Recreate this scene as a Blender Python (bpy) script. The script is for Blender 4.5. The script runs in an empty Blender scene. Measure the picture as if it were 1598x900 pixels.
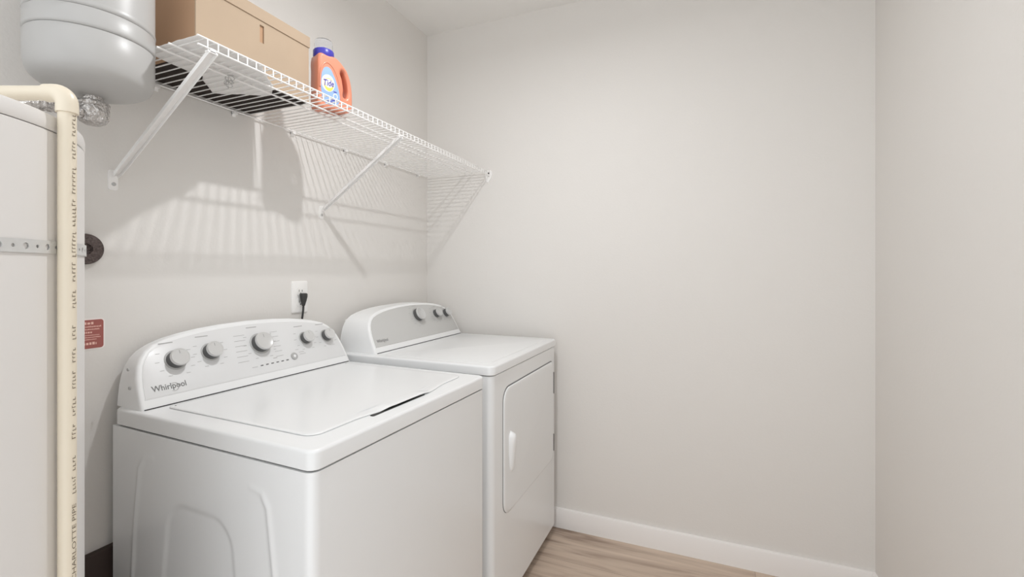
import bpy, bmesh, math, random
from mathutils import Vector, Matrix
random.seed(7)
D = bpy.data
SC = bpy.context.scene
COL = SC.collection

# ------------------------------------------------------------------ camera, world, exposure
FPX, YAW, HOR, CAMH = 711.96, math.radians(22.46), 422.92, 1.2
cam = D.cameras.new('camera')
cam.sensor_width = 36.0
cam.sensor_fit = 'HORIZONTAL'
cam.lens = FPX / 1598 * 36.0
cam.shift_y = -(450 - HOR) / 1598
cam.clip_start = 0.02
camo = D.objects.new('camera', cam)
COL.objects.link(camo)
camo.location = (0, 0, CAMH)
camo.rotation_euler = (math.pi / 2, 0, YAW)
SC.camera = camo

world = D.worlds.new('world')
SC.world = world
world.use_nodes = True
bg = world.node_tree.nodes['Background']
bg.inputs[0].default_value = (0.965, 0.985, 1.0, 1)
bg.inputs[1].default_value = 1.62
LAMP_POWER = 8.8
LAMP_COLOR = (0.985, 0.99, 1.0)

vs = SC.view_settings
vs.view_transform = 'Standard'
try:
    vs.look = 'None'
except Exception:
    pass
vs.gamma = 1.0
vs.use_curve_mapping = False
vs.exposure = 0.0
try:
    SC.cycles.max_bounces = 12
    SC.cycles.diffuse_bounces = 8
except Exception:
    pass


# ------------------------------------------------------------------ materials
def srgb(r, g, b):
    f = lambda c: (c / 255 / 12.92) if c / 255 <= 0.04045 else ((c / 255 + 0.055) / 1.055) ** 2.4
    return (f(r), f(g), f(b), 1)


def mat(name, col, rough=0.5, metal=0.0, coat=0.0, noise=None, bump=None, spec=None, trans=0.0, ior=None, emit=None):
    m = D.materials.new(name)
    m.use_nodes = True
    nt = m.node_tree
    b = nt.nodes['Principled BSDF']
    b.inputs['Base Color'].default_value = col
    b.inputs['Roughness'].default_value = rough
    b.inputs['Metallic'].default_value = metal
    if coat:
        b.inputs['Coat Weight'].default_value = coat
        b.inputs['Coat Roughness'].default_value = 0.08
    if spec is not None:
        b.inputs['Specular IOR Level'].default_value = spec
    if trans:
        b.inputs['Transmission Weight'].default_value = trans
    if ior:
        b.inputs['IOR'].default_value = ior
    if emit:
        b.inputs['Emission Color'].default_value = emit[0]
        b.inputs['Emission Strength'].default_value = emit[1]
    tc = nt.nodes.new('ShaderNodeTexCoord')
    if noise:
        sc, amt = noise
        n = nt.nodes.new('ShaderNodeTexNoise')
        n.inputs['Scale'].default_value = sc
        n.inputs['Detail'].default_value = 4
        nt.links.new(tc.outputs['Object'], n.inputs['Vector'])
        mx = nt.nodes.new('ShaderNodeMix')
        mx.data_type = 'RGBA'
        mx.inputs[6].default_value = tuple(c * (1 - amt) for c in col[:3]) + (1,)
        mx.inputs[7].default_value = tuple(min(1, c * (1 + amt)) for c in col[:3]) + (1,)
        nt.links.new(n.outputs[0], mx.inputs[0])
        nt.links.new(mx.outputs[2], b.inputs['Base Color'])
    if bump:
        sc, st, dist = bump
        n = nt.nodes.new('ShaderNodeTexNoise')
        n.inputs['Scale'].default_value = sc
        n.inputs['Detail'].default_value = 3
        nt.links.new(tc.outputs['Object'], n.inputs['Vector'])
        bp = nt.nodes.new('ShaderNodeBump')
        bp.inputs['Strength'].default_value = st
        bp.inputs['Distance'].default_value = dist
        nt.links.new(n.outputs[0], bp.inputs['Height'])
        nt.links.new(bp.outputs[0], b.inputs['Normal'])
    return m


M_WALL = mat('wall_paint', (0.745, 0.725, 0.699, 1), 0.75, noise=(2.0, 0.012), bump=(140, 0.22, 0.0015), spec=0.3)
M_CEIL = mat('ceiling_paint', (0.82, 0.81, 0.79, 1), 0.85, bump=(160, 0.2, 0.001), spec=0.2)
M_TRIM = mat('trim_paint', (0.86, 0.84, 0.825, 1), 0.35)
M_WHITE = mat('white_enamel', (0.812, 0.824, 0.832, 1), 0.26, coat=0.18)
M_PLAST = mat('white_plastic', (0.85, 0.86, 0.865, 1), 0.35)
M_FACE = mat('console_silver', (0.74, 0.745, 0.75, 1), 0.33, coat=0.3)
M_FACE2 = mat('console_grey', (0.56, 0.56, 0.55, 1), 0.35, coat=0.25)
M_KNOB = mat('knob_silver', (0.66, 0.66, 0.655, 1), 0.3, metal=0.25)
M_KNOBD = mat('knob_skirt', (0.10, 0.10, 0.10, 1), 0.35)
M_KNOBR = mat('knob_ring', (0.45, 0.45, 0.445, 1), 0.4)
M_INK = mat('console_ink', (0.16, 0.16, 0.16, 1), 0.5)
M_INKL = mat('console_ink_pale', (0.42, 0.42, 0.42, 1), 0.5)
M_DARK = mat('dark_gap', (0.03, 0.03, 0.03, 1), 0.7)
M_GAP = mat('grey_joint', (0.20, 0.20, 0.20, 1), 0.7)
M_KNOB2 = mat('knob_grey', (0.58, 0.58, 0.575, 1), 0.35)
M_WIRE = mat('white_vinyl_wire', (0.88, 0.87, 0.86, 1), 0.35)
M_CARD = mat('cardboard', srgb(178, 158, 136), 0.85, noise=(9, 0.05))
M_CARDD = mat('cardboard_end', srgb(182, 147, 117), 0.85, noise=(9, 0.05))
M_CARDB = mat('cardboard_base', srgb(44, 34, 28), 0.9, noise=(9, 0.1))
M_SHEET = mat('white_plastic_sheet', (0.86, 0.85, 0.84, 1), 0.4, bump=(18, 0.4, 0.01))
M_TANK = mat('tank_paint', (0.46, 0.457, 0.45, 1), 0.38, coat=0.1)
M_HEAT = mat('heater_jacket', (0.74, 0.725, 0.71, 1), 0.4)
M_STRAP = mat('galvanised_strap', (0.66, 0.665, 0.66, 1), 0.4, metal=0.35, noise=(60, 0.08))
M_PVC = mat('cream_plastic_pipe', srgb(228, 218, 199), 0.35)
M_FIT = mat('grey_fitting', (0.55, 0.53, 0.51, 1), 0.22, metal=0.6, noise=(120, 0.25), bump=(90, 1.0, 0.01))
M_FOAM = mat('dark_foam', srgb(98, 87, 84), 0.95, noise=(220, 0.55), bump=(160, 1.0, 0.01))
M_RED = mat('red_sticker', srgb(160, 92, 86), 0.55)
M_STKB = mat('sticker_border', (0.85, 0.80, 0.78, 1), 0.6)
M_STKT = mat('sticker_print', srgb(232, 190, 178), 0.6)
M_PLATE = mat('outlet_plastic', (0.88, 0.87, 0.855, 1), 0.35)
M_CORD = mat('black_rubber', (0.035, 0.033, 0.032, 1), 0.5)
M_BOARD = mat('dark_board', srgb(66, 54, 50), 0.7, noise=(20, 0.15))
M_ORANGE = mat('orange_plastic', srgb(219, 140, 112), 0.32, coat=0.2)
M_BLUE = mat('blue_collar', srgb(66, 62, 168), 0.35)
M_CLEAR = mat('clear_cup', (0.97, 0.98, 1.0, 1), 0.03, trans=0.95, ior=1.15)
M_LWHITE = mat('label_white', (0.85, 0.86, 0.87, 1), 0.4)
M_LYEL = mat('label_yellow', srgb(246, 214, 92), 0.4)
M_LTXT = mat('label_navy', srgb(70, 62, 160), 0.4)
M_LAMP = mat('lamp_lens', (0.9, 0.9, 0.9, 1), 0.5, emit=((0.985, 0.99, 1.0, 1), 3.0))
M_PRINT = mat('pipe_print', srgb(128, 116, 100), 0.6)


def label_blue():
    m = mat('label_blue', srgb(120, 170, 220), 0.4)
    nt = m.node_tree
    b = nt.nodes['Principled BSDF']
    tc = nt.nodes.new('ShaderNodeTexCoord')
    sp = nt.nodes.new('ShaderNodeSeparateXYZ')
    nt.links.new(tc.outputs['Generated'], sp.inputs[0])
    cr = nt.nodes.new('ShaderNodeValToRGB')
    cr.color_ramp.elements[0].color = srgb(74, 112, 190)
    cr.color_ramp.elements[1].color = srgb(170, 205, 226)
    cr.color_ramp.elements.new(0.45).color = srgb(140, 170, 220)
    nt.links.new(sp.outputs[2], cr.inputs[0])
    nt.links.new(cr.outputs[0], b.inputs['Base Color'])
    return m


M_LBLUE = label_blue()


def floor_mat():
    m = D.materials.new('wood_plank_floor')
    m.use_nodes = True
    nt = m.node_tree
    L = nt.links.new
    b = nt.nodes['Principled BSDF']
    b.inputs['Roughness'].default_value = 0.45
    tc = nt.nodes.new('ShaderNodeTexCoord')
    # planks run along X : width 0.18 m, length 1.2 m
    br = nt.nodes.new('ShaderNodeTexBrick')
    br.inputs['Scale'].default_value = 1.0
    br.inputs['Brick Width'].default_value = 9.0
    br.inputs['Row Height'].default_value = 0.23
    br.inputs['Mortar Size'].default_value = 0.0007
    br.inputs['Color1'].default_value = (0.25, 0.25, 0.25, 1)
    br.inputs['Color2'].default_value = (0.75, 0.75, 0.75, 1)
    br.inputs['Mortar'].default_value = (0.0, 0.0, 0.0, 1)
    mp0 = nt.nodes.new('ShaderNodeMapping')
    mp0.inputs['Location'].default_value = (4.3, 0.01, 0)
    L(tc.outputs['Object'], mp0.inputs[0])
    L(mp0.outputs[0], br.inputs['Vector'])
    mp = nt.nodes.new('ShaderNodeMapping')
    mp.inputs['Scale'].default_value = (1.5, 14, 1)
    L(tc.outputs['Object'], mp.inputs[0])
    # shift grain per plank
    ad = nt.nodes.new('ShaderNodeVectorMath')
    ad.operation = 'MULTIPLY_ADD'
    ad.inputs[1].default_value = (9, 9, 9)
    L(br.outputs['Color'], ad.inputs[0])
    L(mp.outputs[0], ad.inputs[2])
    n1 = nt.nodes.new('ShaderNodeTexNoise')
    n1.inputs['Scale'].default_value = 1.3
    n1.inputs['Detail'].default_value = 8
    n1.inputs['Distortion'].default_value = 1.0
    L(ad.outputs[0], n1.inputs['Vector'])
    cr = nt.nodes.new('ShaderNodeValToRGB')
    e = cr.color_ramp.elements
    e[0].position = 0.28
    e[0].color = srgb(134, 114, 99)
    e[1].position = 0.72
    e[1].color = srgb(212, 194, 177)
    e.new(0.42).color = srgb(182, 162, 146)
    e.new(0.52).color = srgb(198, 179, 162)
    L(n1.outputs[0], cr.inputs[0])
    # fine streaks
    mp2 = nt.nodes.new('ShaderNodeMapping')
    mp2.inputs['Scale'].default_value = (3, 150, 1)
    L(tc.outputs['Object'], mp2.inputs[0])
    n2 = nt.nodes.new('ShaderNodeTexNoise')
    n2.inputs['Scale'].default_value = 1.0
    n2.inputs['Detail'].default_value = 3
    L(mp2.outputs[0], n2.inputs['Vector'])
    mr = nt.nodes.new('ShaderNodeMapRange')
    mr.inputs[3].default_value = 0.86
    mr.inputs[4].default_value = 1.1
    L(n2.outputs[0], mr.inputs[0])
    mul = nt.nodes.new('ShaderNodeMix')
    mul.data_type = 'RGBA'
    mul.blend_type = 'MULTIPLY'
    mul.inputs[0].default_value = 1
    L(cr.outputs[0], mul.inputs[6])
    L(mr.outputs[0], mul.inputs[7])
    dk = nt.nodes.new('ShaderNodeMix')
    dk.data_type = 'RGBA'
    L(br.outputs['Fac'], dk.inputs[0])
    L(mul.outputs[2], dk.inputs[6])
    dk.inputs[7].default_value = srgb(140, 122, 108)
    L(dk.outputs[2], b.inputs['Base Color'])
    return m


M_FLOOR = floor_mat()


# ------------------------------------------------------------------ mesh helpers
class MB:
    """collects verts and faces of one mesh"""

    def __init__(s):
        s.v, s.f, s.mi = [], [], []

    def add(s, vs_, fs_, mi=0):
        o = len(s.v)
        s.v += [tuple(p) for p in vs_]
        for f in fs_:
            s.f.append(tuple(i + o for i in f))
            s.mi.append(mi)

    def box(s, a, b, mi=0):
        (x0, y0, z0), (x1, y1, z1) = a, b
        v = [(x0, y0, z0), (x1, y0, z0), (x1, y1, z0), (x0, y1, z0), (x0, y0, z1), (x1, y0, z1), (x1, y1, z1), (x0, y1, z1)]
        s.add(v, [(0, 3, 2, 1), (4, 5, 6, 7), (0, 1, 5, 4), (1, 2, 6, 5), (2, 3, 7, 6), (3, 0, 4, 7)], mi)

    def loft(s, loops, cap0=True, cap1=True, closed=True, mi=0):
        n = len(loops[0])
        o = len(s.v)
        for l in loops:
            s.v += [tuple(p) for p in l]
        for k in range(len(loops) - 1):
            for i in range(n if closed else n - 1):
                j = (i + 1) % n
                s.f.append((o + k * n + i, o + k * n + j, o + (k + 1) * n + j, o + (k + 1) * n + i))
                s.mi.append(mi)
        if cap0:
            s.f.append(tuple(o + i for i in reversed(range(n))))
            s.mi.append(mi)
        if cap1:
            s.f.append(tuple(o + (len(loops) - 1) * n + i for i in range(n)))
            s.mi.append(mi)

    def tube(s, pts, r, n=8, mi=0):
        pts = [Vector(p) for p in pts]
        loops = []
        up = None
        for i, p in enumerate(pts):
            if i == 0:
                t = pts[1] - p
            elif i == len(pts) - 1:
                t = p - pts[-2]
            else:
                t = (pts[i + 1] - p).normalized() + (p - pts[i - 1]).normalized()
            t.normalize()
            if up is None:
                up = Vector((0, 0, 1)) if abs(t.z) < 0.9 else Vector((1, 0, 0))
            a = t.cross(up).normalized()
            b = a.cross(t).normalized()
            up = b
            rr = r[i] if isinstance(r, (list, tuple)) else r
            loops.append([p + a * (rr * math.cos(2 * math.pi * k / n)) + b * (rr * math.sin(2 * math.pi * k / n)) for k in range(n)])
        s.loft(loops, mi=mi)

    def lathe(s, prof, c=(0, 0, 0), n=64, axis=None, mi=0):
        """prof: (r, h) list along axis (default z)"""
        c = Vector(c)
        ax = Vector(axis).normalized() if axis else Vector((0, 0, 1))
        a = ax.orthogonal().normalized()
        b = ax.cross(a)
        loops = [[c + ax * h + a * (max(r, 1e-5) * math.cos(2 * math.pi * k / n)) + b * (max(r, 1e-5) * math.sin(2 * math.pi * k / n)) for k in range(n)] for r, h in prof]
        s.loft(loops, mi=mi)

    def build(s, name, mats, parent=None, smooth=None, loc=None):
        me = D.meshes.new(name)
        me.from_pydata(s.v, [], s.f)
        for m in (mats if isinstance(mats, (list, tuple)) else [mats]):
            me.materials.append(m)
        me.polygons.foreach_set('material_index', s.mi)
        bm = bmesh.new()
        bm.from_mesh(me)
        bmesh.ops.recalc_face_normals(bm, faces=bm.faces)
        if smooth is not None:
            for f in bm.faces:
                f.smooth = True
            for e in bm.edges:
                e.smooth = e.is_boundary or (len(e.link_faces) == 2 and e.calc_face_angle(0) < math.radians(smooth))
        bm.to_mesh(me)
        bm.free()
        o = D.objects.new(name, me)
        COL.objects.link(o)
        if parent:
            o.parent = parent
        if loc:
            o.location = loc
        return o


def rrect(x0, x1, y0, y1, r, n=6):
    """rounded rectangle, ccw"""
    p = []
    rs = r if isinstance(r, (list, tuple)) else [r] * 4
    for (cx, cy, a0, rr) in ((x1, y0, -90, rs[0]), (x1, y1, 0, rs[1]), (x0, y1, 90, rs[2]), (x0, y0, 180, rs[3])):
        sx = -1 if cx == x1 else 1
        sy = -1 if cy == y1 else 1
        for k in range(n + 1):
            a = math.radians(a0 + 90 * k / n)
            p.append((cx + sx * rr + rr * math.cos(a), cy + sy * rr + rr * math.sin(a)))
    return p


def slab(mb, x0, x1, y0, y1, z0, z1, rc=0.02, bt=0.006, bb=0.002, mi=0):
    """rounded slab with eased top edge"""
    prof = [(bb, z0), (0, z0 + bb)]
    for k in range(6):
        a = math.pi / 2 * k / 5
        prof.append((bt * (1 - math.cos(a)), z1 - bt + bt * math.sin(a)))
    loops = []
    for ins, z in prof:
        loops.append([(x, y, z) for x, y in rrect(x0 + ins, x1 - ins, y0 + ins, y1 - ins, max(rc - ins, 0.0005))])
    mb.loft(loops, mi=mi)


def thing(name, label, cat, loc=(0, 0, 0), rotz=0.0, group=None):
    o = D.objects.new(name, None)
    COL.objects.link(o)
    o.location = loc
    o.rotation_euler = (0, 0, rotz)
    o.empty_display_size = 0.1
    return tag(o, label, cat, group)


def tag(o, label, cat, group=None):
    o['label'] = label
    o['category'] = cat
    if group:
        o['group'] = group
    return o


def struct(o):
    o['kind'] = 'structure'
    return o


def text_mesh(name, body, height, width, material, parent, mtx, extrude=0.0002, shear=0.0, offset=0.0):
    """flat lettering; mtx places the text's centre, its x along the writing, z out of the surface"""
    cu = D.curves.new(name, 'FONT')
    cu.body = body
    cu.size = 1.0
    cu.align_x = 'CENTER'
    cu.align_y = 'CENTER'
    cu.shear = shear
    cu.offset = offset
    cu.resolution_u = 3
    tmp = D.objects.new(name + '_tmp', cu)
    COL.objects.link(tmp)
    dg = bpy.context.evaluated_depsgraph_get()
    me = D.meshes.new_from_object(tmp.evaluated_get(dg))
    D.objects.remove(tmp)
    xs = [v.co.x for v in me.vertices]
    ys = [v.co.y for v in me.vertices]
    sx = width / (max(xs) - min(xs))
    sy = height / (max(ys) - min(ys))
    cx, cy = (max(xs) + min(xs)) / 2, (max(ys) + min(ys)) / 2
    me.transform(mtx @ Matrix.Diagonal((sx, sy, 1, 1)) @ Matrix.Translation((-cx, -cy, 0)))
    me.name = name
    me.materials.clear()
    me.materials.append(material)
    o = D.objects.new(name, me)
    COL.objects.link(o)
    o.parent = parent
    return o


def frame(origin, xdir, zdir):
    z = Vector(zdir).normalized()
    x = Vector(xdir).normalized()
    y = z.cross(x).normalized()
    m = Matrix.Identity(4)
    for i in range(3):
        m[i][0], m[i][1], m[i][2], m[i][3] = x[i], y[i], z[i], origin[i]
    return m


# ------------------------------------------------------------------ the room
XL, XR, YB, ZC, YF = -1.3434, 0.5961, 2.0686, 2.4482, -0.25

mb = MB(); mb.box((XL - 0.1, YF, -0.1), (XL, YB + 0.1, ZC + 0.1)); struct(mb.build('wall_left', M_WALL))
mb = MB(); mb.box((XL, YB, -0.1), (XR, YB + 0.1, ZC + 0.1)); struct(mb.build('wall_back', M_WALL))
mb = MB(); mb.box((XR, YF, -0.1), (XR + 0.1, YB + 0.1, ZC + 0.1)); struct(mb.build('wall_right', M_WALL))
mb = MB(); mb.box((XL, YF, ZC), (XR, YB, ZC + 0.1)); struct(mb.build('ceiling', M_CEIL))
mb = MB(); mb.box((XL, YF, -0.1), (XR, YB, 0)); struct(mb.build('floor', M_FLOOR))


def baseboard(name, a, b, nrm):
    """profile swept from a to b; nrm points into the room"""
    prof = [(0, 0), (0.013, 0), (0.013, 0.083), (0.011, 0.088), (0.006, 0.0896), (0, 0.0896)]
    m = MB()
    m.loft([[(p[0] + nrm[0] * t, p[1] + nrm[1] * t, z) for t, z in prof] for p in (a, b)])
    return struct(m.build(name, M_TRIM, smooth=35))


baseboard('baseboard_back', (XL, YB), (XR, YB), (0, -1))
baseboard('baseboard_right', (XR, YF), (XR, YB - 0.013), (-1, 0))
mb = MB(); mb.box((XL, -0.3, 0), (XL + 0.016, 1.25, 0.53)); struct(mb.build('trim_1', M_BOARD))


# ------------------------------------------------------------------ ceiling light (just above the picture)
def ceiling_light():
    t = thing('ceiling_light', 'round white ceiling light on a short stem above the washer and dryer', 'ceiling light', (-0.50, 1.01, ZC))
    m = MB(); m.lathe([(0.0, 0), (0.06, 0), (0.06, -0.012), (0.05, -0.022), (0.011, -0.024), (0.011, -0.10), (0.0, -0.10)], n=48)
    m.build('canopy', M_PLAST, t, smooth=40)
    m = MB(); m.lathe([(0.0, -0.095), (0.085, -0.100), (0.098, -0.112), (0.100, -0.138), (0.094, -0.146), (0.082, -0.146), (0.080, -0.136), (0.0, -0.136)], n=48)
    m.build('lamp_housing', M_PLAST, t, smooth=40)
    m = MB(); m.lathe([(0.0, -0.137), (0.079, -0.137), (0.079, -0.142), (0.0, -0.142)], n=48)
    m.build('lens', M_LAMP, t, smooth=40)
    li = D.lights.new('bulb', 'AREA')
    li.shape = 'DISK'
    li.size = 0.042
    li.energy = LAMP_POWER
    li.color = LAMP_COLOR
    lo = D.objects.new('bulb', li)
    COL.objects.link(lo)
    lo.parent = t
    lo.location = (0, 0, -0.1475)


ceiling_light()


# ------------------------------------------------------------------ washer and dryer
# local frame: y runs along the front edge, x points out of the front, origin at the front left corner on the floor
ARCH = [(0, 0), (0.0015, 0.025), (0.004, 0.05), (0.008, 0.073), (0.015, 0.096), (0.025, 0.114), (0.040, 0.130), (0.060, 0.142), (0.090, 0.1515), (0.13, 0.159), (0.18, 0.1655), (0.24, 0.170), (0.30, 0.172)]
TILT = math.radians(27)


def arch_loop(u0, u1, hs, ins=0.0, hbot=0.0):
    """arch outline (u,h) ccw from bottom left: bottom-left, bottom-right, up the right, over, down the left"""
    half = (u1 - u0) / 2
    pts = []
    for d, h in ARCH:
        pts.append((d / 0.33 * half if d > 0.1 else d, h * hs))
    # smooth sample
    left = [(u0 + d, h) for d, h in pts]
    right = [(u1 - d, h) for d, h in reversed(pts)]
    loop = left + [((u0 + u1) / 2, 0.1727 * hs)] + right      # up left, over, down right
    if ins or hbot:
        cx, n = (u0 + u1) / 2, len(loop)
        out = []
        for i, (u, h) in enumerate(loop):
            a = loop[max(i - 1, 0)]
            b = loop[min(i + 1, n - 1)]
            tx, ty = b[0] - a[0], b[1] - a[1]
            l = math.hypot(tx, ty)
            nx, ny = ty / l, -tx / l           # inward (to the right of travel)
            out.append((u + nx * ins, max(h + ny * ins, hbot)))
        out[0] = (out[0][0], hbot)
        out[-1] = (out[-1][0], hbot)
        loop = out
    return loop


def console(t, u0, u1, vf, vb, zd, face_mat, hs=1.0, name='console'):
    def P(u, h, out=0.0):         # point on the tilted face, out = distance in front of it
        return Vector((-(vf + h * math.tan(TILT)) + out * math.cos(TILT), u, zd + h + out * math.sin(TILT)))
    m = MB()
    A = arch_loop(u0, u1, hs)
    loops = []
    back = arch_loop(u0 + 0.004, u1 - 0.004, hs * 0.955)
    loops.append([(-vb, u, zd + h) for u, h in back])
    mid = arch_loop(u0 + 0.001, u1 - 0.001, hs * 0.99)
    loops.append([(-(vf + h * math.tan(TILT)) - 0.55 * max(vb - vf - h * math.tan(TILT), 0), u, zd + h) for u, h in mid])
    loops.append([P(u, h, -0.010) for u, h in A])
    loops.append([P(u, h, -0.004) for u, h in arch_loop(u0, u1, hs, 0.0012)])
    loops.append([P(u, h, -0.0008) for u, h in arch_loop(u0, u1, hs, 0.004)])
    loops.append([P(u, h, 0) for u, h in arch_loop(u0, u1, hs, 0.008)])
    m.loft(loops)
    c = m.build(name, M_PLAST, t, smooth=38)
    m = MB()
    F0 = arch_loop(u0, u1, hs, 0.012, 0.021)
    F1 = arch_loop(u0, u1, hs, 0.0135, 0.0225)
    m.loft([[P(u, h, -0.002) for u, h in F0], [P(u, h, 0.0006) for u, h in F0], [P(u, h, 0.0012) for u, h in F1]])
    fp = m.build('control_panel', face_mat, t, smooth=25)
    fp['label'] = 'pale silver control panel'
    return P, c, fp


def knob(t, P, u, h, r, depth=0.026, cap_mat=None):
    c = P(u, h, 0.0012)
    n = Vector((math.cos(TILT), 0, math.sin(TILT)))
    m = MB()
    m.lathe([(0, 0), (r * 1.14, 0), (r * 1.14, 0.001), (r * 1.09, 0.0018), (0, 0.0018)], c, 40, n)
    ring = m.build('dial_ring', M_KNOBR, t, smooth=40)
    m = MB()
    m.lathe([(0, 0.001), (r * 0.97, 0.001), (r * 0.93, depth * 0.72), (0, depth * 0.72)], c, 40, n)
    k = m.build('knob', M_KNOBD, t, smooth=40)
    m = MB()
    m.lathe([(0, depth * 0.7), (r * 0.95, depth * 0.7), (r * 0.98, depth * 0.8), (r * 0.965, depth * 0.92), (r * 0.92, depth), (r * 0.84, depth), (r * 0.80, depth * 0.965), (0, depth * 0.965)], c, 48, n)
    cap = m.build('knob_cap', cap_mat or M_KNOB, k, smooth=40)
    cap['label'] = 'silver knob cap'
    m = MB()
    fr = frame(c + n * (depth * 0.975), Vector((0, 1, 0)), n)
    a = math.radians(60)
    m.loft([[fr @ Vector(q) for q in ((-0.0006, r * .35, 0), (0.0006, r * .35, 0), (0.0006, r * .72, 0), (-0.0006, r * .72, 0))],
            [fr @ Vector(q) for q in ((-0.0006, r * .35, .0004), (0.0006, r * .35, .0004), (0.0006, r * .72, .0004), (-0.0006, r * .72, .0004))]])
    m.build('pointer_mark', M_INKL, k)


def ticks(fp, P, items):
    """small printed strokes on the panel (print too small to read): (u, h, length, thickness)"""
    me = fp.data
    me.materials.append(M_INKL)
    bm = bmesh.new()
    bm.from_mesh(me)
    for (u, h, l, w) in items:
        f = bm.faces.new([bm.verts.new(P(u + i * l / 2, h + j * w / 2, .00145)) for i, j in ((-1, -1), (1, -1), (1, 1), (-1, 1))])
        f.material_index = 1
    bm.to_mesh(me)
    bm.free()


def brand(t, P, u, h, w):
    n = Vector((math.cos(TILT), 0, math.sin(TILT)))
    fr = frame(P(u, h, 0.0016), (0, 1, 0), n)
    o = text_mesh('brand_lettering', 'Whirlpool', w * 0.25, w, M_INK, t, fr, offset=0.008)
    m = MB()
    pts = []
    for k in range(22):
        a = math.radians(-152 + 250 * k / 21)
        x = w * 0.13 + w * 0.145 * math.cos(a)
        y = -w * 0.02 + w * 0.13 * math.sin(a)
        ca, sa = math.cos(.45), math.sin(.45)
        dx, dy = x - w * .13, y + w * .02
        pts.append(fr @ Vector((w * .13 + dx * ca - dy * sa, -w * .02 + dx * sa + dy * ca, 0)))
    m.tube(pts, [w * (0.003 + 0.010 * math.sin(math.pi * k / 21)) for k in range(22)], 6)
    m.build('swirl', M_KNOBR, o, smooth=60)


def seg_d(px, py, ax, ay, bx, by):
    dx, dy = bx - ax, by - ay
    t = max(0, min(1, ((px - ax) * dx + (py - ay) * dy) / (dx * dx + dy * dy)))
    return math.hypot(px - ax - t * dx, py - ay - t * dy), t


def smooth01(a, b, x):
    t = max(0.0, min(1.0, (x - a) / (b - a)))
    return t * t * (3 - 2 * t)


def side_relief(v, z):
    """pressed relief of the cabinet side: two slanting outer beads with hooked tops and an inner arched recess"""
    h = 0.0
    c = 0.33
    for s in (-1, 1):
        line = [(c + s * 0.275, 0.10), (c + s * 0.232, 0.62), (c + s * 0.214, 0.745), (c + s * 0.196, 0.772), (c + s * 0.165, 0.778)]
        best = 9
        side = 0
        for a, b in zip(line, line[1:]):
            d, _ = seg_d(v, z, a[0], a[1], b[0], b[1])
            if d < best:
                best = d
        f = 1 - 0.7 * smooth01(0.75, 0.785, z)
        h += 0.0026 * f * math.exp(-(best / 0.0065) ** 2)
    # inner arch: rounded trapezoid, recessed
    hw = 0.105 + (0.69 - z) * 0.12
    zt = 0.695
    r = 0.06
    qx, qz = abs(v - c) - (hw - r), z - (zt - r)
    d = math.hypot(max(qx, 0), max(qz, 0)) + min(max(qx, qz), 0) - r
    h -= 0.0028 * (1 - smooth01(-0.012, 0.006, d)) * smooth01(0.12, 0.3, z)
    return h


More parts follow.
